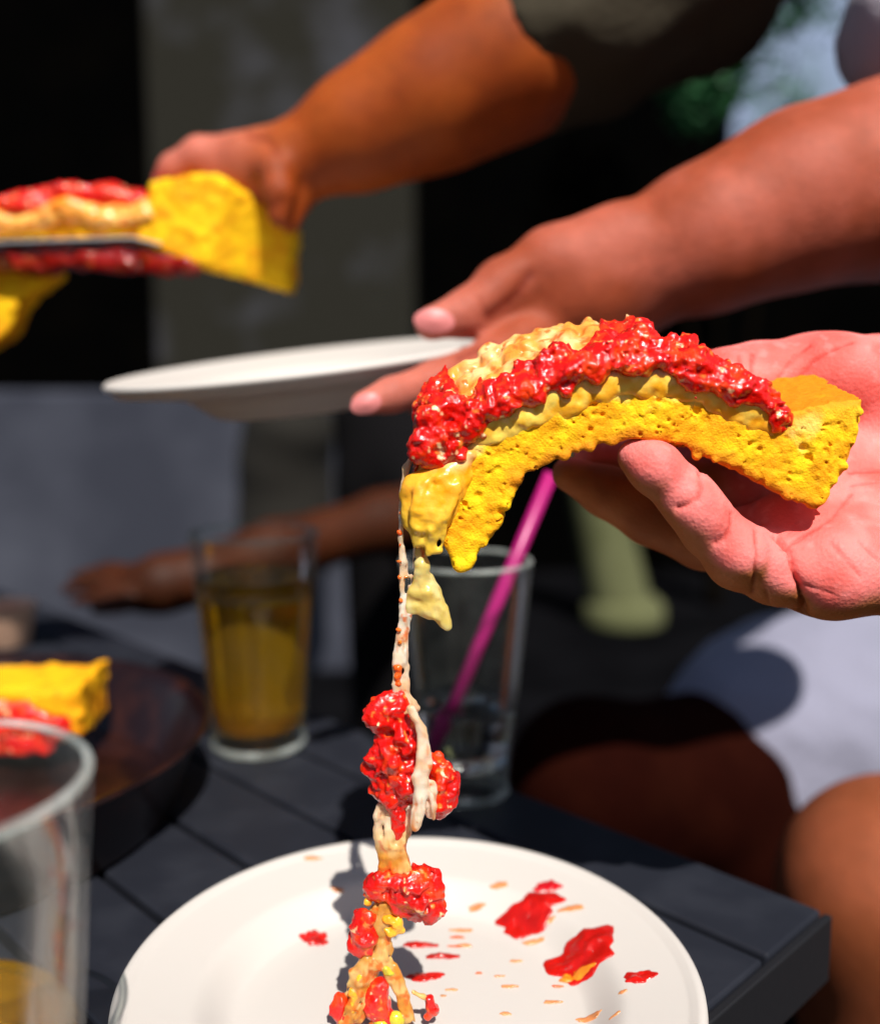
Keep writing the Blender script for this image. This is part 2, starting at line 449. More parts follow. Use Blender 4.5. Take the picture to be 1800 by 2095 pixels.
# crumb: rough cut face with pores, ragged broken end
fl.rough(.00045, 520, 1.0, 3); fl.rough(.0006, 120, 6.0, 2)
EDGE = [(1757, 840), (1748, 905), (1722, 975), (1680, 1042), (1600, 1012), (1500, 958), (1300, 900), (1200, 918), (1120, 955), (1060, 985), (1035, 1040), (1005, 1098), (948, 1172), (925, 1150), (912, 1110)]
for i in range(420):                            # crumbs along the torn edges
    j = RNG.integers(0, len(EDGE)-1) if RNG.random() < .5 else int(RNG.choice([0, 1, 2, 9, 10, 11, 12, 13])); t = RNG.random()
    a, b = EDGE[j], EDGE[j+1]
    fl.ball(bread_pt(a[0]*(1-t)+b[0]*t+RNG.uniform(-5, 5), a[1]*(1-t)+b[1]*t-4+RNG.uniform(-3, 3), RNG.uniform(-.0002, .02)), RNG.uniform(.0008, .0017), .0018)
for i in range(750):
    px = RNG.uniform(880, 1745); py = RNG.uniform(770, 1160)
    r = RNG.uniform(.0004, .0009) if RNG.random() < .93 else RNG.uniform(.0009, .0016)
    fl.carve(bread_pt(px, py, RNG.uniform(-.0008, .0008)), r)
V, Q = fl.mesh(1)
x, y, w = bread_uv(V)
pdv = poly_sdf(x, y, BREAD)                     # pixels inside the outline (negative)
TOPL = [(850, 990), (865, 930), (915, 890), (985, 850), (1060, 812), (1180, 776), (1280, 755), (1360, 762), (1450, 782), (1540, 818), (1615, 850)]
BOTL = [(1680, 1042), (1600, 1012), (1500, 958), (1400, 916), (1300, 900), (1200, 918), (1120, 955), (1060, 985)]
CRTL = [(1615, 846), (1690, 824), (1762, 818)]
dt, db, dc = seg_dist(x, y, TOPL), seg_dist(x, y, BOTL), seg_dist(x, y, CRTL)
nz = fbm(V, 160, 4, 4); nz2 = fbm(V, 500, 9, 3)
yel = mix((.93, .56, .007), (.86, .37, .004), sstep(-.6, .9, nz)[:, None])
yel = mix(yel, (.72, .34, .01), (sstep(.3, .9, fbm(V, 900, 2, 2))*.6)[:, None])
crm = np.array((.93, .64, .18))
col = mix(yel, crm, (sstep(62, 26, dt+nz*26)*.85)[:, None])
col = mix(col, (.85, .28, .01), (sstep(.35, .8, nz2)*sstep(90, 20, dt)*.8)[:, None])
brown = np.array((.64, .20, .006))
col = mix(col, brown, (sstep(36, 5, db+nz*11)*.9)[:, None])                  # baked underside
col = mix(col, (.66, .20, .004), (sstep(18, 3, dc+nz*4))[:, None])               # baked top of the crust
col = mix(col, (.80, .38, .02), (sstep(70, 10, dc)*.5*(w < .002))[:, None])
col = mix(col, brown, (sstep(.003, .006, w)*(db < 14))[:, None])
pizza = tag(empty('pizza_slice', tuple(P(1500, 1000, .36))), 'thick yellow pizza slice with chunky red sauce held up by the pink palm', 'pizza slice')
mesh_obj('bread', V, Q, M_bread, pizza, True, col)

# ------------------------------------------------------------------ hero slice: sauce on top
def redtint(V, seed=0, cream=.0):
    n = fbm(V, 200, 11+seed, 3); n2 = fbm(V, 330, 31+seed, 3); n3 = fbm(V, 420, 51+seed, 2)
    c = mix((.66, .006, .0025), (.78, .045, .004), sstep(.0, .9, n)[:, None])
    c = mix(c, (.50, .004, .003), sstep(.2, 1., -n)[:, None])
    c = mix(c, (.85, .22, .03), (sstep(.62, .9, n3)*.8)[:, None])
    if cream: c = mix(c, (.90, .55, .28), (sstep(.85-cream, 1.0-cream*.7, n2))[:, None])
    return c
fs = Field((-.035, D0-.012, .185), (.135, D0+.055, .292), .00062)
def along(x0, x1, tab):
    return lambda x: float(np.interp(x, [p[0] for p in tab], [p[1] for p in tab]))
topf = along(0, 0, [(838, 965), (860, 935), (915, 900), (985, 862), (1060, 820), (1180, 778), (1280, 752), (1360, 758), (1450, 782), (1540, 825), (1612, 872)])
hgtf = along(0, 0, [(838, 30), (870, 70), (930, 80), (1000, 46), (1100, 44), (1200, 52), (1290, 56), (1350, 48), (1450, 44), (1560, 46), (1612, 18)])
xs_ = np.linspace(846, 1612, 60)
SPOLY = [(x_, topf(x_)-hgtf(x_)*.80+10*math.sin(x_*.06)+6*math.sin(x_*.17)) for x_ in xs_] + [(x_, topf(x_)+6+(16 if x_ < 985 else 0)+6*math.sin(x_*.045)+4*math.sin(x_*.13)) for x_ in xs_[::-1]]
s, gg = fs.sub(fs.lo, fs.lo+fs.n*fs.h)
x, y, w = bread_uv(gg)
pd = poly_sdf(x.ravel(), y.ravel(), SPOLY).reshape(x.shape)*(D0/F_PX)
wmax = .034-.021*sstep(900, 950, x)*sstep(1260, 1220, x)-.022*sstep(1400, 1480, x)
dd = np.maximum(-.0010-w, w-wmax); k = .006
t_ = np.clip(.5-.5*(dd-pd)/k, 0, 1)
fs.F[s] = (dd*(1-t_)+pd*t_+k*t_*(1-t_)).astype(np.float32)
del gg, t_
for i in range(260):                            # crushed tomato pieces half sunk in the sauce
    x0 = RNG.uniform(852, 1605); T = topf(x0); Hh = hgtf(x0)
    if RNG.random() < .6: ww = RNG.uniform(-.003, .003); yy = T+RNG.uniform(-Hh*.85, 4)
    else:                 ww = RNG.uniform(.0, .028); yy = T-RNG.uniform(.55, .9)*Hh
    if 930 < x0 < 1240 and ww > .013: continue
    if x0 > 1440 and ww > .010: continue
    fs.ball(bread_pt(x0, yy, ww), RNG.uniform(.0012, .0029), .0030, RNG.uniform(.6, 1.4, 3))
for (x0, y0, r) in [(1308, 690, 20), (1312, 668, 11), (1285, 700, 22), (1262, 712, 16), (1335, 712, 22), (1345, 740, 26), (1140, 722, 24), (1115, 735, 16),
                    (1230, 738, 24), (1000, 800, 26), (1420, 770, 24), (1480, 790, 24), (1545, 820, 26), (1585, 860, 26)]:
    c = bread_pt(x0, y0+12, .004); fs.ball(c, S(r, D0), .0022, (1, 1, 1))
# bulging front of the sauce where the slice bends down
for (x0, y0, r) in [(880, 850, 34), (905, 890, 40), (930, 920, 36), (870, 900, 32), (960, 870, 34), (985, 900, 24), (900, 945, 24), (865, 942, 22), (955, 945, 20), (925, 830, 30)]:
    c = bread_pt(x0, y0, RNG.uniform(-.002, .004)); fs.ball(c, S(r, D0)*.9, .002, (1, .8, 1))
fs.rough(.0009, 230, 5.0, 2); fs.rough(.0006, 620, 8., 2)
V, Q = fs.mesh(1)
mesh_obj('sauce', V, Q, M_sauce, pizza, True, redtint(V, 0, .07))

# ------------------------------------------------------------------ cheese on the slice and hanging from it
def cheesetint(V, seed=0, a=(.90, .62, .20), b=(.92, .80, .55), red=.25):
    n = fbm(V, 150, 3+seed, 3); n2 = fbm(V, 330, 17+seed, 3)
    c = mix(a, b, sstep(-.5, .6, n)[:, None])
    return mix(c, (.80, .16, .02), (sstep(.8-red, 1.1-red, n2)*.9)[:, None])
fc = Field((-.035, D0-.010, .150), (.115, D0+.056, .285), .0007)
for i in range(420):                            # tan cheese over the back of the top
    x0 = RNG.uniform(905, 1250); ww = RNG.uniform(.012, .036); yy = topf(x0)-RNG.uniform(-6, 26)
    fc.ball(bread_pt(x0, yy, ww), RNG.uniform(.0016, .0034), .0014, RNG.uniform(.7, 1.3, 3))
for i in range(120):                            # oozing line under the sauce
    x0 = RNG.uniform(960, 1600); yy = topf(x0)+RNG.uniform(8, 40 if x0 < 1400 else 24)
    fc.ball(bread_pt(x0, yy, RNG.uniform(.0010, .0022)), RNG.uniform(.0014, .0028), .0028, (1.5, .6, RNG.uniform(.7, 1.6)))
for (a, b, c2, d, ra, rb) in [(930, 985, 870, 1000, 34, 38), (870, 1000, 850, 1050, 36, 30), (930, 960, 905, 1060, 22, 22), (850, 1050, 862, 1100, 28, 24),
                              (900, 1040, 880, 1105, 24, 14), (845, 985, 838, 1060, 16, 12),
                              (905, 980, 850, 1010, 40, 30), (960, 935, 925, 985, 20, 22), (955, 975, 925, 1040, 14, 16), (935, 1000, 905, 1075, 16, 14), (900, 1010, 860, 1075, 36, 30), (838, 1000, 836, 1075, 20, 16), (875, 1075, 865, 1108, 22, 16), (1655, 880, 1650, 935, 20, 14), (1690, 870, 1655, 890, 14, 16), (1620, 890, 1640, 920, 14, 12)]:
    fc.cone(bread_pt(a, b, .001), bread_pt(c2, d, .001), S(ra, D0)*.8, S(rb, D0)*.8, .003)
for i in range(44):                             # stretched threads over the drooping end
    xa_ = RNG.uniform(845, 945); ya_ = RNG.uniform(955, 1000)-max(0, xa_-950)*.8; xb_ = 850+(xa_-850)*.5+RNG.uniform(-8, 8); yb_ = RNG.uniform(1060, 1125)
    fc.chain([(bread_pt(xa_, ya_, -.0045), .0006), (bread_pt((xa_+xb_)/2-6, (ya_+yb_)/2, -.0050), .0011), (bread_pt(xb_, yb_, -.002), .0007)], .0012)
fc.rough(.0006, 260, 25.0, 2)
V, Q = fc.mesh(1)
x, y, w = bread_uv(V)
c = cheesetint(V, 0, (.80, .32, .05), (.90, .56, .24), .42)
c = mix(c, (.88, .45, .03), (sstep(1560, 1640, x)*.9)[:, None])
c = mix(c, mix((.93, .40, .003), (.94, .61, .05), sstep(975, 1090, y+12*fbm(V, 120, 3, 2))[:, None]), (sstep(1000, 965, x)*sstep(930, 960, y)*.9)[:, None])
c = mix(c, mix((.93, .44, .012), (.95, .66, .10), sstep(-.4, .5, fbm(V, 240, 5, 2))[:, None]), (sstep(960, 1000, x)*sstep(1640, 1600, x)*(w < .004)*(y > np.interp(x, [p[0] for p in TOPL], [p[1] for p in TOPL])+2)*.9)[:, None])
st_ = fbm(np.stack([x*.9+y*.5, w*4000, x*.1-y*.16], -1), .05, 3, 3)
c = mix(c, c*np.array((.82, .66, .45)), (sstep(.1, .8, st_)*.7)[:, None])
mesh_obj('melted_cheese', V, Q, M_cheese, pizza, True, c)
DS = .340
def DY(b): return float(np.interp(b, [1000, 2095], [.341, .3255]))
# flap of pale cheese dangling under the tip
ff = Field(P(800, 1330, DS)-np.array((.004, .012, .004)), P(960, 1060, DS)+np.array((.004, .012, .004)), .0005)
for pts in ([(872, 1085, 22), (862, 1130, 15), (864, 1160, 17), (870, 1210, 24), (880, 1250, 22)], [(862, 1160, 12), (845, 1215, 16), (838, 1248, 10)],
            [(870, 1215, 18), (892, 1250, 20), (915, 1284, 9)], [(880, 1180, 12), (897, 1225, 12), (915, 1270, 9)], [(850, 1240, 12), (880, 1258, 14)]):
    ff.chain([(P(a, b, DY(b)+RNG.uniform(-.001, .001)), S(r, DS)*.62) for a, b, r in pts], .003)
ff.rough(.0007, 300, 2., 2)
V, Q = ff.mesh(2)
mesh_obj('cheese_flap', V, Q, M_strand, pizza, True, cheesetint(V, 3, (.88, .66, .17), (.90, .76, .36), .06))
# the long strand
def strand(f, pts, jit=0, k=.0012, dj=.0008, dz=0., fat=1.):
    pts = [(a, b, q*fat) for a, b, q in pts]
    big = max(p[2] for p in pts)
    if big < 7:
        f.chain([(P(a+RNG.uniform(-jit, jit), b, DY(b)+dz+RNG.uniform(-dj, dj)), S(r, DS)) for (a, b, r) in pts], k); return
    m = int(5+big*.45)                          # a ribbon of fused threads, each wandering on its own
    for i in range(m):
        o = (i+.5)/m*2-1; ph = RNG.uniform(0, 6.28); zz = RNG.uniform(-1, 1); out = []
        for n_, ((a, b, r), (a2, b2, r2)) in enumerate(zip(pts, pts[1:]+[pts[-1]])):
            for t in ((0, .5) if n_ < len(pts)-1 else (0,)):
                A, B, Rr = a+(a2-a)*t, b+(b2-b)*t, r+(r2-r)*t
                off = max(-1, min(1, o+.35*math.sin(ph+B*.035)))*Rr*.85
                dep = (zz*.5+.4*math.cos(ph+B*.05))*S(Rr, DS)*.7
                th = max(1.6, Rr*.15*(1+.35*math.sin(ph*2+B*.06)))
                out.append((P(A+off, B+RNG.uniform(-3, 3), DY(B)+dz+dep), S(th, DS)))
        f.chain(out, .0014)
ft = Field(P(680, 2130, .330)-np.array((.006, .016, .006)), P(945, 930, DS)+np.array((.002, .012, .002)), .0006)
strand(ft, [(846, 925, 6), (830, 960, 6.5), (822, 1010, 6), (819, 1100, 4.6), (821, 1200, 4), (820, 1300, 3.6), (815, 1360, 4.4), (812, 1430, 6)])
strand(ft, [(822, 1240, 2.4), (829, 1330, 3), (826, 1380, 3.4), (826, 1430, 6)])
strand(ft, [(822, 1100, 2), (832, 1150, 1.8), (836, 1200, 1.8), (833, 1290, 2), (831, 1400, 2.6), (830, 1440, 5)])
strand(ft, [(850, 1110, 2.4), (842, 1180, 1.8), (838, 1260, 1.8), (834, 1340, 2.4), (835, 1430, 4)])
strand(ft, [(818, 1260, 2.4), (808, 1340, 4), (806, 1400, 5), (810, 1440, 6)])
strand(ft, [(815, 1300, 3), (819, 1360, 4), (820, 1440, 5)]); strand(ft, [(827, 1120, 1.6), (828, 1220, 1.6), (826, 1330, 2)])
strand(ft, [(826, 1425, 16), (845, 1450, 14), (800, 1462, 9), (775, 1475, 6)], k=.002)
FZ = -.0085                                     # these threads run over the front of the clump
strand(ft, [(838, 1450, 8), (862, 1490, 9), (866, 1540, 10), (860, 1600, 12), (856, 1660, 11), (850, 1695, 6)], dz=FZ)
strand(ft, [(872, 1500, 5), (880, 1560, 5), (872, 1600, 5), (888, 1650, 6), (888, 1676, 4)], dz=FZ)
strand(ft, [(858, 1550, 5), (850, 1590, 6), (862, 1640, 6), (858, 1690, 5)], dz=FZ)
strand(ft, [(880, 1600, 13), (876, 1640, 14), (880, 1668, 9)], dz=FZ+.003)
strand(ft, [(786, 1650, 16), (784, 1700, 19), (794, 1735, 24), (788, 1775, 19), (776, 1810, 17)])
strand(ft, [(838, 1650, 14), (828, 1705, 16), (808, 1735, 22), (816, 1770, 20), (820, 1800, 20)])
strand(ft, [(782, 1850, 20), (768, 1880, 18), (758, 1930, 18), (750, 1975, 20)])
strand(ft, [(800, 1850, 10), (788, 1890, 11), (784, 1930, 16), (782, 1965, 24), (803, 1990, 18), (820, 2030, 15), (836, 2090, 13)])
strand(ft, [(772, 1965, 26), (744, 1990, 28), (734, 2035, 31), (716, 2090, 28)])
strand(ft, [(835, 1850, 10), (846, 1846, 10)])
strand(ft, [(806, 2085, 26), (770, 2098, 22)])
strand(ft, [(845, 2030, 4), (865, 2040, 5), (880, 2052, 6)])
ft.rough(.0005, 300, 2., 2)
V, Q = ft.mesh(2)
x, y = px_of(V)
c = cheesetint(V, 6, (.92, .58, .34), (.95, .82, .66), .14)
low = sstep(1640, 1760, y)
c = mix(c, cheesetint(V, 8, (.70, .30, .04), (.86, .55, .20), .38), low[:, None])
fib = fbm(np.stack([x*.16, y*.012, V[:, 1]*900], -1), 1., 2, 3)
c = mix(c, mix((.80, .30, .12), (.70, .20, .015), low[:, None]), (sstep(.25, .95, fib)*.6)[:, None])
mesh_obj('cheese_strand', V, Q, M_strand, pizza, True, c)
# sauce clumps caught in the strand
def clump(name, polys, n, rmin, rmax, seed, thick=.008, cream=.05, extra=()):
    xs = [p[0] for q in polys for p in q]; ys = [p[1] for q in polys for p in q]
    f = Field(P(min(xs)-55, max(ys)+165*(max(ys) < 2000)+30, DY(max(ys)))-np.array((0, thick+.008, 0)), P(max(xs)+130*(max(ys) < 2000)*(seed == 47)+30, min(ys)-30, DY(min(ys)))+np.array((0, thick+.006, 0)), .00055)
    for q in polys:
        bx = np.array(q); m = 0
        while m < n:
            X = RNG.uniform(bx[:, 0].min(), bx[:, 0].max()); Y = RNG.uniform(bx[:, 1].min(), bx[:, 1].max())
            r = RNG.uniform(rmin, rmax)
            d = -float(poly_sdf(np.array([X]), np.array([Y]), q)[0])
            if d < r*.75: continue
            tk = min(thick, S(d, DS)*.9)
            f.ball(P(X, Y, DY(Y)+RNG.uniform(-tk, tk)), S(r, DS)*1.1, .0030, RNG.uniform(.65, 1.35, 3)); m += 1
    for a in extra:
        f.chain([(P(x_, y_, DY(y_)), S(r_, DS)) for x_, y_, r_ in a], .002)
    allp = [p for q in polys for p in q]
    for i in range(320):
        q = polys[RNG.integers(0, len(polys))]; bx = np.array(q); X = RNG.uniform(bx[:, 0].min(), bx[:, 0].max()); Y = RNG.uniform(bx[:, 1].min(), bx[:, 1].max())
        d = -float(poly_sdf(np.array([X]), np.array([Y]), q)[0])
        if d > 3: f.ball(P(X, Y, DY(Y)-min(thick, S(d, DS)*.9)-.0006*RNG.random()-.0008), S(RNG.uniform(3, 7), DS), .0018)
    f.rough(.0011, 230, seed, 2); f.rough(.0005, 700, seed+2, 2)
    V, Q = f.mesh(1)
    return mesh_obj(name, V, Q, M_sauce, pizza, True, redtint(V, seed, cream))
clump('sauce_clump', [[(790, 1445), (850, 1470), (868, 1540), (858, 1600), (835, 1640), (790, 1650), (760, 1620), (772, 1590), (745, 1580), (765, 1540), (780, 1500)],
                      [(880, 1545), (905, 1560), (930, 1600), (928, 1635), (890, 1670), (880, 1640), (885, 1600)],
                      [(755, 1470), (780, 1440), (820, 1425), (815, 1455), (775, 1480)]], 130, 5, 15, 40,
      extra=([(815, 1420, 8), (800, 1450, 14)], [(760, 1560, 8), (748, 1575, 7), (775, 1600, 10)], [(812, 1650, 16), (815, 1690, 13), (812, 1712, 8)]))
clump('sauce_clump', [[(748, 1800), (775, 1790), (830, 1790), (870, 1780), (900, 1800), (905, 1870), (880, 1880), (830, 1872), (815, 1850), (760, 1835)]], 150, 5, 14, 44)
clump('sauce_clump', [[(735, 1870), (768, 1880), (760, 1930), (742, 1955), (722, 1940)]], 40, 5, 11, 47, .005,
      extra=([(700, 2045, 14), (690, 2070, 12), (705, 2090, 12)], [(780, 2020, 22), (770, 2060, 28), (790, 2085, 22)], [(878, 2045, 11), (888, 2065, 13), (876, 2080, 10)]))
def bead(name, spots, a, b, red=.0):
    f = Field(P(690, 2130, .33)-np.array((0, .016, 0)), P(960, 900, DS)+np.array((0, .012, 0)), .0006)
    for (x0, y0, r) in spots: f.ball(P(x0, y0, DY(y0)-.001), S(r, DS), .0012, RNG.uniform(.8, 1.2, 3))
    f.rough(.0006, 500, 1, 2)
    V, Q = f.mesh(1); return mesh_obj(name, V, Q, M_sauce, pizza, True, cheesetint(V, 2, a, b, red))
bead('oily_drops', [(819, 1050, 5), (817, 1090, 6), (818, 1120, 6), (817, 1150, 7), (818, 1180, 6), (819, 1230, 5), (816, 1290, 8), (818, 1315, 8), (813, 1365, 9), (815, 1385, 8),
                    (813, 1400, 7), (829, 1420, 5), (831, 1180, 4)], (.85, .10, .01), (.80, .20, .02))
bead('pepper_bits', [(798, 1880, 14), (812, 1890, 15), (800, 1905, 13), (822, 1905, 8), (760, 1810, 11), (752, 1845, 10), (735, 2000, 14), (728, 2030, 14), (722, 2060, 12)],
     (.85, .30, .01), (.85, .45, .03))
bead('green_bits', [(792, 1988, 9), (802, 1992, 8), (786, 1978, 6), (810, 2085, 18), (780, 2092, 16)], (.50, .42, .02), (.60, .55, .05))

# ------------------------------------------------------------------ the hand under the slice
def skin_obj(name, f, tint, creases=(), parent=None, it=3, disp=.0011, face=-1):
    V, Q = f.mesh(it)
    N = normals(V, Q)
    c = tint(V, N)
    x, y = px_of(V)
    front = (N[:, 1] < -.05) | (N[:, 2] > .75)
    V0 = V
    for line, wd, dp in creases:
        d = seg_dist(x, y, line)+2.5*fbm(V0, 220, 3, 2)
        V = V-N*((.75*np.exp(-(d/wd)**2)+.55*np.exp(-(d/(3.2*wd))**2))*front*dp)[:, None]
        c = mix(c, c*np.array((.50, .26, .22)), (np.exp(-(d/(wd*.75))**2)*front*min(.85, dp*800))[:, None])
    return mesh_obj(name, V, Q, M_skin, parent, True, c)
fh = Field((.035, .295, .145), (.235, .445, .268), .00075)
def C(f, pts, k=.006): f.chain([(P(a, b, d), S(r, d)) for a, b, d, r in pts], k)
# palm: little-finger side low and near, thumb side high and far
C(fh, [(1590, 1160, .350, 78), (1700, 1158, .352, 98), (1900, 1145, .358, 120), (2200, 1100, .37, 150)], .010)
C(fh, [(1610, 1085, .366, 78), (1750, 1070, .374, 92), (1950, 1040, .38, 120), (2200, 1010, .385, 150)], .010)
C(fh, [(1620, 990, .386, 76), (1760, 960, .394, 92), (1950, 930, .398, 120), (2200, 940, .40, 150)], .010)
C(fh, [(1640, 900, .400, 74), (1770, 870, .404, 92), (1950, 860, .408, 120), (2200, 900, .41, 150)], .010)
# thumb lying along the far side
C(fh, [(1960, 830, .400, 128), (1800, 800, .400, 106), (1660, 775, .400, 84), (1545, 780, .398, 72), (1470, 790, .396, 64), (1410, 805, .394, 50)], .008)
# little finger curling under the slice
C(fh, [(1585, 1160, .350, 76), (1512, 1138, .345, 68), (1452, 1080, .341, 58), (1402, 1014, .340, 55), (1345, 963, .341, 49), (1300, 934, .343, 37)], .004)
for (a, b, d, q) in [(1335, 952, .337, 46), (1432, 1048, .336, 50), (1515, 1135, .336, 54), (1700, 1175, .345, 84), (1600, 1170, .342, 60), (1720, 770, .392, 86), (1490, 780, .390, 56)]:
    fh.ball(P(a, b, d), S(q, d), .006)
# ring, middle and index fingers behind it
C(fh, [(1600, 1085, .368, 74), (1520, 1110, .376, 70), (1440, 1100, .386, 66), (1330, 1055, .392, 60), (1240, 1005, .394, 52), (1165, 970, .396, 36)], .003)
C(fh, [(1620, 1000, .388, 70), (1520, 1010, .400, 66), (1400, 985, .410, 62), (1290, 950, .414, 54), (1215, 930, .414, 42)], .003)
C(fh, [(1640, 920, .404, 66), (1540, 915, .414, 62), (1430, 900, .422, 58), (1330, 885, .424, 46)], .003)
PALM = np.array((-.15, -.72, .68))
def tint_hand(V, N):
    n = fbm(V, 60, 2, 3); n2 = fbm(V, 300, 5, 2)
    x, y = px_of(V)
    m = sstep(-.02, .5, N@PALM+.12*n)
    pink = mix((.84, .215, .195), (.72, .125, .105), sstep(-.6, .8, n)[:, None])
    pink = mix(pink, (.66, .085, .07), (sstep(.1, .9, fbm(V, 110, 12, 2))*.45)[:, None])
    pink = mix(pink, (.88, .30, .28), (sstep(.3, .9, n2)*.3)[:, None])
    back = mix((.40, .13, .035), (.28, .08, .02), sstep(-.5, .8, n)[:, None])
    m = m*(1-sstep(.366, .376, V[:, 1])*sstep(1530, 1440, x)*sstep(930, 960, y))  # ring finger: brown back skin, with the slice's shade painted into the tone
    return mix(back, pink, m[:, None])
CR = [([(1432, 965), (1436, 1000), (1425, 1020), (1405, 1032), (1385, 1040)], 4, .0011), ([(1498, 1050), (1498, 1075), (1485, 1098), (1465, 1112)], 4, .0010),
      ([(1546, 1085), (1550, 1130), (1545, 1180), (1538, 1215)], 4, .0010), ([(1590, 1090), (1618, 1120), (1628, 1165), (1640, 1205), (1640, 1250)], 6, .0034),
      ([(1565, 1210), (1572, 1235)], 3, .0006), ([(1512, 725), (1516, 760), (1510, 790)], 4, .0009), ([(1540, 722), (1540, 770)], 4, .0009),
      ([(1655, 705), (1625, 730), (1590, 780)], 4, .0008), ([(1745, 698), (1700, 715), (1660, 740), (1630, 780)], 4, .0008),
      ([(1735, 965), (1800, 962)], 4, .0008), ([(1740, 992), (1790, 985)], 3, .0005), ([(1700, 1110), (1735, 1150), (1760, 1180)], 4, .0005),
      ([(1600, 1120), (1650, 1090), (1700, 1060), (1740, 1010)], 5, .0007), ([(1650, 1200), (1700, 1215)], 3, .0005), ([(1760, 1110), (1800, 1150)], 4, .0005)]
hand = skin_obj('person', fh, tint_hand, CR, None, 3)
tag(hand, 'pink open palm reaching in with its little finger curled under the pizza slice', 'person')

# ------------------------------------------------------------------ reaching arm with the held plate
fb = Field((-.075, .44, .165), (.45, .68, .50), .0021)
C(fb, [(1290, 550, .555, 104), (1450, 488, .555, 118), (1650, 405, .56, 146), (1850, 362, .57, 166), (2250, 240, .60, 178)], .03)
C(fb, [(1300, 545, .555, 100), (1180, 600, .553, 105), (1090, 640, .552, 88)], .014)          # back of the hand
C(fb, [(1280, 600, .56, 90), (1190, 680, .56, 80), (1090, 700, .562, 60)], .012)
C(fb, [(1260, 500, .548, 80), (1130, 540, .543, 70), (1030, 590, .536, 56), (960, 640, .524, 46), (882, 662, .514, 35)], .008)      # thumb over the rim
C(fb, [(1130, 665, .548, 66), (1010, 735, .515, 48), (890, 780, .488, 42), (800, 808, .472, 36), (740, 826, .464, 26)], .004)         # forefinger under the plate
C(fb, [(1150, 690, .575, 62), (1040, 760, .585, 46), (930, 800, .590, 38), (850, 815, .592, 30)], .004)
C(fb, [(1170, 700, .590, 60), (1060, 770, .605, 44), (960, 800, .610, 36)], .004)
def tint_brown(a, b, seed, tip=None):
    def f(V, N):
        n = fbm(V, 25, seed, 3); n2 = fbm(V, 140, seed+4, 2)
        c = mix(a, b, sstep(-.6, .7, n)[:, None])
        if tip:                                 # paler, pinker fingers
            q = px_of(V)[0]; c = mix(c, (.55, .17, .13), (sstep(tip[1], tip[0], q)*.7)[:, None])
        return c*(1+.09*n2[:, None]+.07*fbm(V, 420, seed+9, 2)[:, None])
    return f
CRB = [([(1085, 560), (1050, 610), (1000, 650)], 12, .0016), ([(1010, 700), (940, 730)], 8, .001), ([(985, 610), (1000, 640)], 6, .0008)]
armb = skin_obj('person', fb, tint_brown((.37, .088, .052), (.27, .052, .02), 3, (720, 1100)), CRB, None, 4)
tag(armb, 'brown bare forearm reaching across with a white plate between thumb and finger', 'person')
def nail(px, py, d, rx, ry, ang, parent):
    V = []; Fq = []; n = 16
    c0 = P(px, py, d); ca, sa = math.cos(ang), math.sin(ang)
    for i in range(5):
        t = i/4
        for k in range(n):
            a = 2*math.pi*k/n; u = rx*t*math.cos(a); v = ry*t*math.sin(a)
            V.append((c0[0]+u*ca-v*sa, c0[1]-.0012*(1-t*t)+.001*t, c0[2]+u*sa+v*ca))
    for i in range(4):
        for k in range(n): Fq.append((i*n+k, i*n+(k+1) % n, (i+1)*n+(k+1) % n, (i+1)*n+k))
    return mesh_obj('fingernail', V, Fq, M_nail, parent)
nail(888, 656, .5045, .0105, .0062, -.1, armb)
nail(748, 826, .4575, .0075, .0048, .3, armb)
M_knit = material('grey_knit', (.34, .30, .36), .9, sheen=.3, bump=[('noise', 220, .8, .002)])
fk = Field((.20, .50, .38), (.72, .90, .80), .006)
C(fk, [(1905, 60, .62, 175), (2050, -60, .64, 200), (2300, -250, .70, 260)], .02)
fk.rough(.004, 30, 2, 2)
V, Q = fk.mesh(2)
mesh_obj('sleeve', V, Q, M_knit, armb)

# ------------------------------------------------------------------ upper arm from the dark sleeve, pinching a crust
DA = .68
fa = Field((-.215, .58, .26), (.30, .78, .60), .0022)
C(fa, [(595, 335, DA, 70), (750, 262, DA, 92), (900, 190, DA, 120), (1050, 112, DA, 132), (1180, 40, DA+.01, 112)], .03)
C(fa, [(600, 335, DA, 70), (520, 345, DA+.006, 66), (450, 350, DA+.012, 54)], .012)
C(fa, [(480, 318, DA+.004, 40), (410, 318, DA+.004, 36), (355, 345, DA+.006, 28), (330, 372, DA+.01, 20)], .006)
C(fa, [(540, 330, DA-.006, 40), (565, 345, DA-.022, 34), (572, 395, DA-.030, 30), (570, 440, DA-.030, 24)], .006)
C(fa, [(590, 350, DA+.004, 40), (606, 400, DA-.008, 32), (592, 455, DA-.016, 22)], .006)
C(fa, [(500, 320, DA-.004, 38), (470, 340, DA+.020, 34), (440, 400, DA+.030, 28)], .006)
arma = skin_obj('person', fa, tint_brown((.31, .06, .007), (.23, .038, .004), 8, (380, 600)), [([(505, 275), (545, 282), (570, 312)], 7, .0015), ([(575, 410), (555, 425)], 6, .001)], None, 4)
tag(arma, 'tanned forearm coming out of a dark olive sleeve, fingers pinching a yellow crust', 'person')
M_olive = material('olive_cloth', (.042, .035, .024), .95, spec=.05, bump=[('noise', 150, .6, .002)])
fo = Field((.0, .55, .34), (.62, .98, .95), .005)
C(fo, [(960, 160, DA, 158), (1220, 30, DA+.01, 176), (1380, -90, DA+.03, 215), (1520, -330, DA+.10, 300)], .02)
fo.rough(.006, 24, 5, 2, .012)
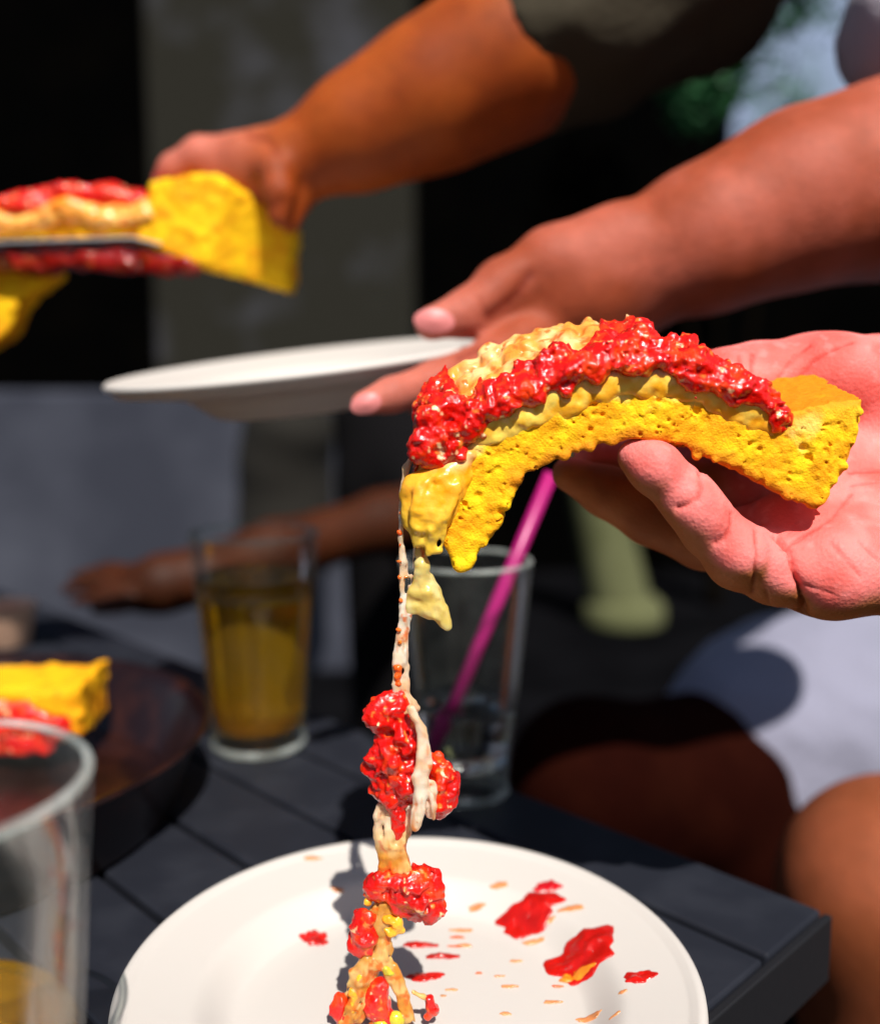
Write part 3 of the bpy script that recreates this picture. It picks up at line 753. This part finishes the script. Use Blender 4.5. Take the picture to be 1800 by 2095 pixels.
# open end of the sleeve
s, gg = fo.sub(fo.lo, fo.lo+fo.n*fo.h)
cut = (gg-P(1042, 100, DA).astype(np.float32))@np.array((-.876, 0, -.482), np.float32)+.0012*fbm(gg, 25, 3, 2)
fo.F[s] = np.maximum(fo.F[s], cut[tuple(slice(0, n_) for n_ in fo.F[s].shape)])
V, Q = fo.mesh(2)
sl = mesh_obj('sleeve', V, Q, M_olive, arma)

# slice pinched by that hand, and the server under it
DP = .65
pz2 = tag(empty('pizza_slice', tuple(P(300, 520, DP))), 'sauced slice with a bright yellow crust pinched by the hand from the olive sleeve', 'pizza slice')
def slab(poly, d, wid, sh, h, col_fn, mat, name, parent, rough=.0012, rs=200, bend=None):
    pts = np.array([P(a, b, d) for a, b in poly])
    lo = pts.min(0)-.006; hi = pts.max(0)+.006; lo[1] = d-.008; hi[1] = d+wid+.008+(.08 if bend else 0); hi[2] += max(0, sh*wid); lo[2] += min(0, sh*wid)
    f = Field(lo, hi, h); s, gg = f.sub(lo, hi)
    w = gg[..., 1]-d
    if bend: w = w-bend[1]*np.maximum(0, gg[..., 0]-bend[0]-.25*(gg[..., 2]-pts[0, 2]))
    zz = gg[..., 2]-sh*w
    p2 = poly_sdf(gg[..., 0].ravel(), zz.ravel(), pts[:, [0, 2]]).reshape(w.shape)
    dd = np.maximum(-w, w-wid); k = .006
    t = np.clip(.5-.5*(dd-p2)/k, 0, 1); f.F[s] = dd*(1-t)+p2*t+k*t*(1-t)
    f.rough(rough, rs, 3, 3)
    V, Q = f.mesh(1)
    return mesh_obj(name, V, Q, mat, parent, True, col_fn(V))
def yellow(V):
    n = fbm(V, 90, 4, 4)
    return mix((.86, .50, .006), (.74, .30, .004), sstep(-.5, .8, n)[:, None])
slab([(305, 372), (365, 355), (440, 352), (520, 398), (578, 442), (572, 515), (562, 583), (490, 565), (420, 552), (340, 520), (272, 490), (290, 430)], DP, .045, .05, .0013, yellow, M_bread, 'crust', pz2, bend=(P(455, 0, DP)[0], 1.1))
slab([(-160, 440), (0, 440), (150, 432), (300, 430), (300, 492), (150, 486), (0, 490), (-160, 500)], DP+.004, .05, .1, .0015, yellow, M_bread, 'bread', pz2)
slab([(-160, 560), (0, 540), (95, 535), (110, 570), (45, 620), (10, 690), (-60, 740), (-160, 760)], DP+.02, .03, .1, .0015, yellow, M_bread, 'drooping_end', pz2)
slab([(-160, 412), (0, 402), (60, 388), (130, 370), (200, 372), (240, 385), (300, 388), (305, 430), (200, 425), (100, 432), (-160, 445)], DP-.001, .05, .1, .0013,
     lambda V: redtint(V, 5, .1), M_sauce, 'sauce', pz2, .003, 70)
slab([(-160, 430), (30, 432), (120, 412), (210, 408), (300, 395), (308, 440), (210, 462), (120, 455), (30, 476), (-160, 480)], DP-.003, .012, 0, .0013,
     lambda V: mix(cheesetint(V, 5, (.86, .28, .015), (.92, .50, .12), .35), (.80, .10, .01), sstep(.5, .9, fbm(V, 60, 9, 2))[:, None]), M_cheese, 'melted_cheese', pz2, .003, 80)
slab([(-160, 512), (120, 506), (270, 500), (350, 522), (412, 545), (385, 560), (300, 548), (220, 556), (140, 545), (60, 556), (-160, 565)], DP+.002, .04, .05, .0013,
     lambda V: mix(redtint(V, 7, .0)*.45, (.50, .12, .02), sstep(.3, .8, fbm(V, 70, 3, 2))[:, None]), M_sauce, 'sauce_drips', pz2, .004, 70)
V = []; pl = [(-300, 502), (-100, 499), (120, 491), (270, 486), (330, 500)]
for (a, b) in pl:
    for w_ in (-.004, .05):
        q = P(a, b, DP+w_)
        q[2] = P(a, b, DP)[2]+w_*.06
        V.append(q+np.array((0, 0, .0006))); V.append(q-np.array((0, 0, .0006)))
Fq = []
for i in range(len(pl)-1):
    o = i*4; Fq += [(o, o+4, o+6, o+2), (o+1, o+3, o+7, o+5), (o, o+1, o+5, o+4), (o+2, o+6, o+7, o+3)]
Fq += [(0, 2, 3, 1), (16, 17, 19, 18)]
sv = mesh_obj('cake_server', V, Fq, M_steel, None, False)
tag(sv, 'thin steel server blade sliding under the slice with the bright yellow crust', 'server')

# ------------------------------------------------------------------ glasses
def tumbler(name, c, H, r0, r1, base, mat, label, group=None):
    t = tag(empty(name, tuple(c)), label, 'glass')
    th = .0022; pr = [(0, .0008), (r0*.72, .0008), (r0*.93, .0), (r0, .003)]
    for i in range(1, 9): q = i/8; pr.append((r0+(r1-r0)*q, .003+(H-.004)*q))
    pr += [(r1-.0004, H), (r1-th*.6, H+.0003), (r1-th, H-.0008)]
    rin = lambda z: r0+(r1-r0)*(z-.003)/(H-.004)-th
    for i in range(7, 0, -1):
        z = base+.004+(H-base-.006)*i/8; pr.append((rin(z), z))
    pr += [(rin(base+.004)-.0005, base+.004), (rin(base)-.005, base), (0, base)]
    lathe('glass_wall', pr, mat, t, 72, c)
    rr = .0015; rc = r1-.0011
    lathe('rim', [(rc+rr*math.cos(a), H+rr*.9*math.sin(a)) for a in [2*math.pi*i/10 for i in range(11)]], M_rim, t, 72, c)
    rb = r0-.0006
    lathe('foot_ring', [(rb+.0016*math.cos(a), .0030+.0026*math.sin(a)) for a in [2*math.pi*i/10 for i in range(11)]], M_rim, t, 72, c)
    return t, rin
def fill(t, c, rin, base, lvl, mat, name='drink'):
    pr = [(0, base-.0003), (rin(base)-.005, base-.0003), (rin(base+.004)-.0002, base+.004)]
    for i in range(1, 7): z = base+.004+(lvl-base-.004)*i/6; pr.append((rin(z)+.0003, z))
    pr += [(rin(lvl)-.0008, lvl-.0007), (rin(lvl)-.003, lvl-.001), (0, lvl-.001)]
    return lathe(name, pr, mat, t, 72, c)
c = PZ(530, 1524, 0); c[2] = .0006
t, rin = tumbler('drinking_glass', c, .140, .0300, .0408, .012, M_glass, 'tall tapered glass of golden drink standing on the slats')
fill(t, c, rin, .012, .113, M_beer)
c = PZ(952, 1622, 0); c[2] = .0006
t, rin = tumbler('drinking_glass', c, .136, .0245, .0370, .016, M_glass, 'clear glass with a pink straw and a little water')
fill(t, c, rin, .016, .055, M_water, 'water')
a, b = P(886, 1545, c[1]-.004), P(1128, 968, c[1]+.002)
axis = (b-a)/np.linalg.norm(b-a); e1 = np.cross(axis, (0, 1, 0)); e1 /= np.linalg.norm(e1); e2 = np.cross(axis, e1)
V = []; Fq = []; n = 20
rings = [(0, .0040), (1, .0040), (1, .0036), (0, .0036)]
for tt, r in rings:
    for k in range(n):
        an = 2*math.pi*k/n; V.append(a+(b-a)*tt+r*(math.cos(an)*e1+math.sin(an)*e2))
for i in range(4):
    for k in range(n): Fq.append((i*n+k, i*n+(k+1) % n, ((i+1) % 4)*n+(k+1) % n, ((i+1) % 4)*n+k))
st = mesh_obj('drinking_straw', V, Fq, M_straw); tag(st, 'magenta drinking straw leaning in the clear glass', 'straw')
c = np.array((-.1305, .2215, .0006))
t, rin = tumbler('drinking_glass', c, .140, .0350, .0455, .012, M_mist, 'misted glass of amber drink beside the dark pan and the white plate')
fill(t, c, rin, .012, .072, M_beer)

# ------------------------------------------------------------------ dark pan with a slice
pc = np.array((-.283, .507, .0008)); Rp = .154; Hp = .047
pr = [(0, .0), (Rp-.022, .0), (Rp-.018, .002), (Rp-.006, Hp-.006), (Rp, Hp-.003), (Rp+.001, Hp-.001), (Rp, Hp), (Rp-.003, Hp-.0004), (Rp-.009, Hp-.007), (Rp-.021, .008), (Rp-.026, .0055), (0, .005)]
pan = lathe('serving_pan', pr, M_pan, None, 128, pc); tag(pan, 'deep round dark brown pan holding a leftover slice', 'pan')
pz3 = tag(empty('pizza_slice', (-.28, .55, .0065)), 'orange crusted slice lying inside the dark pan', 'pizza slice')
slab([(-150, 1412), (40, 1408), (120, 1412), (168, 1396), (165, 1440), (164, 1515), (40, 1545), (-150, 1550)], .553, .05, .03, .0015,
     lambda V: mix((.86, .42, .006), (.74, .26, .004), sstep(-.5, .8, fbm(V, 90, 4, 4))[:, None]), M_bread, 'bread', pz3)
f2 = Field(P(-170, 1580, .553)-np.array((0, .05, 0)), P(170, 1380, .553)+np.array((0, .03, 0)), .0014)
for i in range(120):
    x0 = RNG.uniform(-140, 120); yy = RNG.uniform(1440, 1535)
    if x0 > 70 and yy < 1470: continue
    f2.ball(P(x0, yy, .5525+RNG.uniform(-.002, .002)), RNG.uniform(.002, .0045), .003, (1.5, .6, .9))
f2.rough(.0012, 160, 4, 3)
V, Q = f2.mesh(1); mesh_obj('sauce', V, Q, M_sauce, pz3, True, redtint(V, 9, .1))
# small bowl of red dip beyond the pan
cc = PZ(15, 1322, 0); cc[2] = .0006
rk = tag(empty('dip_bowl', tuple(cc)), 'small cream dip bowl with red sauce behind the dark pan', 'bowl')
M_cream = material('cream_glaze', (.62, .38, .26), .4)
lathe('bowl', [(0, 0), (.017, 0), (.019, .002), (.026, .036), (.0275, .038), (.026, .0385), (.0235, .034), (.017, .006), (0, .005)], M_cream, rk, 48, cc)
V = []
lathe('dip', [(.0236, .027), (.0246, .0305), (.018, .033), (.008, .0345), (0, .035)], material('red_dip', (.45, .05, .02), .35, var=(120, (.4, .25, .05), .5, .7)), rk, 32, cc)

# ------------------------------------------------------------------ people beyond the table
M_dark = material('dark_cloth', (.004, .0035, .004), .95, spec=.1)
M_white = material('pale_cloth', (.21, .21, .28), .85, sheen=.2, bump=[('noise', 60, .5, .006)])
# seated person beyond the corner
fd = Field((.03, .68, -.55), (.75, 1.30, .12), .007)
C(fd, [(1210, 1590, .86, 165), (1420, 1610, .93, 180), (1900, 1480, 1.12, 220)], .03)
C(fd, [(1200, 1600, .86, 150), (1290, 2050, .93, 130), (1330, 2500, .98, 90)], .03)
C(fd, [(1560, 1750, .92, 150), (1950, 1600, 1.10, 190)], .03)
V, Q = fd.mesh(2)
M_sdark = material('shade_painted_skin', rough=.9, attr=True, spec=.03)  # shade over the leg is painted in as near black skin
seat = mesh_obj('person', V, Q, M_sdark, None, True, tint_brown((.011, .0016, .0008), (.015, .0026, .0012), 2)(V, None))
tag(seat, 'seated person in pale shorts with a knee coloured dark for shade beyond the table corner', 'person')
fw = Field((.20, .72, -.42), (.95, 1.45, .20), .008)
C(fw, [(1530, 1560, .955, 190), (1620, 1500, 1.0, 225), (1950, 1420, 1.12, 300)], .04)
fw.rough(.014, 9, 4, 3, .02)
V, Q = fw.mesh(2); mesh_obj('shorts', V, Q, M_white, seat)
# bare knee close by the table
fe = Field((.17, .44, -.60), (.60, .82, .03), .006)
C(fe, [(1840, 1835, .56, 235), (1830, 2300, .56, 190), (1800, 2900, .60, 150)], .03)
C(fe, [(1840, 1835, .56, 225), (2300, 1800, .68, 260)], .03)
V, Q = fe.mesh(2)
kn = mesh_obj('person', V, Q, M_skin, None, True, tint_brown((.27, .072, .03), (.20, .052, .018), 6)(V, None))
tag(kn, 'bare brown knee of a person sitting close beside the table corner', 'person')
# person across the table: dark shirt, arm laid on the table edge
fp = Field((-.62, .85, -.10), (.20, 1.35, .22), .006)
C(fp, [(900, 1030, 1.22, 62), (780, 1068, 1.17, 60), (560, 1130, 1.06, 62), (420, 1170, 1.0, 56)], .02)
C(fp, [(420, 1180, 1.0, 52), (330, 1195, .98, 56), (290, 1205, .98, 48)], .02)
for (a, b, d) in [(150, 1175, 1.0), (130, 1200, .98), (150, 1225, .96), (190, 1245, .945)]:
    C(fp, [(300, 1200+(b-1205)*.6, .98, 24), ((300+a)/2, b-8, d, 20), (a, b+6, d, 14)], .006)
V, Q = fp.mesh(3)
acr = mesh_obj('person', V, Q, M_skin, None, True, tint_brown((.05, .011, .002), (.035, .008, .0015), 6)(V, None))  # the arm's shade is put into this dim brown tint
tag(acr, 'brown arm of a person across the table, coloured dim for shade, hand lying beyond the pan', 'person')
ft2 = Field((-.20, 1.10, -.70), (.35, 1.75, .42), .012)
C(ft2, [(770, 850, 1.42, 85), (800, 1000, 1.40, 95), (860, 1500, 1.42, 140)], .04)
C(ft2, [(870, 1010, 1.30, 70), (830, 900, 1.40, 80)], .04)
V, Q = ft2.mesh(2); mesh_obj('shirt', V, Q, M_dark, acr)

# ------------------------------------------------------------------ backdrop
M_wall = material('shade_toned_wall', (.0008, .0008, .0008), 1, spec=.0, var=(3, (.0014, .0012, .001), .45, .7))  # deep shade painted in: the near black colour stands for it
M_grey = material('grey_plaster', (.020, .019, .015), .95, spec=.05, var=(2.2, (.055, .056, .066), .52, .70), bump=[('noise', 30, .3, .01)])  # shade on the pillar is put into the dark grey; paler patches at random
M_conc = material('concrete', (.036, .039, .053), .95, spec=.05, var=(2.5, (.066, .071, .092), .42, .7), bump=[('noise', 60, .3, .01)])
wallo = box('wall', (-6, 5.0, -.74), (6, 5.2, 3.4), M_wall, None, 0); tag(wallo, 'wall behind everything with deep shade put into its near black colour', 'wall')
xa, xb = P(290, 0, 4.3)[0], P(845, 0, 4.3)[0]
pil = box('pillar', (xa, 4.3, -.74), (xb, 4.7, 3.3), M_grey, None, .02); tag(pil, 'broad grey plaster pillar with pale patches, shade put into its dark tone', 'pillar')
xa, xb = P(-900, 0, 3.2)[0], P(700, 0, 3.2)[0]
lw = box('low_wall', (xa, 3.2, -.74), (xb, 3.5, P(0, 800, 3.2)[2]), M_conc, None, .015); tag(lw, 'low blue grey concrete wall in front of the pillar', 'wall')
fbg = Field((-.85, 2.6, -.35), (-.2, 3.18, .32), .02)
C(fbg, [(590, 880, 2.9, 95), (570, 940, 2.9, 75)], .04); C(fbg, [(585, 940, 2.95, 90), (585, 1250, 2.95, 105)], .05)
V, Q = fbg.mesh(2); dark_form = mesh_obj('dark_form', V, Q, material('plain_dark', (.010, .008, .005), .9)); tag(dark_form, 'dark rounded form in front of the low concrete wall', 'dark_form')  # dark rounded form standing before the low wall
# pale green post with a foot
M_post = material('pale_green_paint', (.075, .08, .03), .9, var=(8, (.11, .115, .05), .4, .7))
base = PZ(1275, 1275, -.74)
post = tag(empty('post', tuple(base)), 'pale green post with a wide foot standing on the paving', 'post')
a, b = P(1268, 1235, base[1]), P(1195, 900, base[1])
fq_ = Field(np.minimum(a, b)-.35, np.maximum(a, b)+.35, .02)
fq_.cone(a, b, .125, .10, .02)
V, Q = fq_.mesh(1); mesh_obj('shaft', V, Q, M_post, post)
lathe('foot', [(0, 0), (.16, 0), (.165, .02), (.16, .08), (.13, .11), (0, .115)], M_post, post, 40, base)
# shrub and pale wall at the upper right
M_pale = material('pale_blue_wall', (.26, .33, .50), .9, var=(3, (.15, .21, .28), .45, .7))
xa, xb = P(1500, 0, 4.99)[0], P(1790, 0, 4.99)[0]
pw = box('window_shutter', (xa, 4.93, P(0, 300, 4.93)[2]), (xb, 4.998, 3.2), M_pale, None, .01); tag(pw, 'pale blue grey shutter on the back wall behind the shrub', 'shutter')
M_leaf = material('leaf', (.010, .075, .018), .6, var=(20, (.03, .15, .05), .4, .7))
M_bark = material('bark', (.004, .003, .002), 1, spec=0)
sc_ = P(1500, 200, 4.2)
shrub = tag(empty('shrub', (sc_[0], 4.2, -.74)), 'dark green leafy shrub before the pale blue shutter', 'shrub')
V = []; Fq = []
for (px, py, d, rr, n_) in [(1400, 60, 4.2, .24, 1500), (1440, 170, 4.2, .20, 1200), (1560, -40, 4.2, .26, 1400), (1340, -60, 4.3, .3, 1200), (1600, 230, 4.1, .16, 200), (1500, 110, 4.2, .2, 260),
                            (1680, 10, 4.1, .16, 160)]:
    cc2 = P(px, py, d)
    for i in range(n_):
        v = RNG.normal(size=3); v *= rr*RNG.random()**.4/np.linalg.norm(v); p0 = cc2+v
        u = RNG.normal(size=3); u /= np.linalg.norm(u); w_ = np.cross(u, RNG.normal(size=3)); w_ /= np.linalg.norm(w_)
        L_ = RNG.uniform(.03, .055); o = len(V)
        V += [p0, p0+u*L_*.5+w_*L_*.28, p0+u*L_, p0+u*L_*.5-w_*L_*.28]; Fq.append((o, o+1, o+2, o+3))
mesh_obj('crown', V, Fq, M_leaf, shrub, False)
fst = Field((sc_[0]-.6, 4.0, -.76), (sc_[0]+.6, 4.5, 1.9), .025)
for ex in (-.3, -.05, .25): fst.chain([(np.array((sc_[0], 4.2, -.745)), .03), (np.array((sc_[0]+ex*.5, 4.22, .5)), .022), (np.array((sc_[0]+ex, 4.22, 1.6)), .014)], .02)
V, Q = fst.mesh(1); mesh_obj('stem', V, Q, M_bark, shrub)
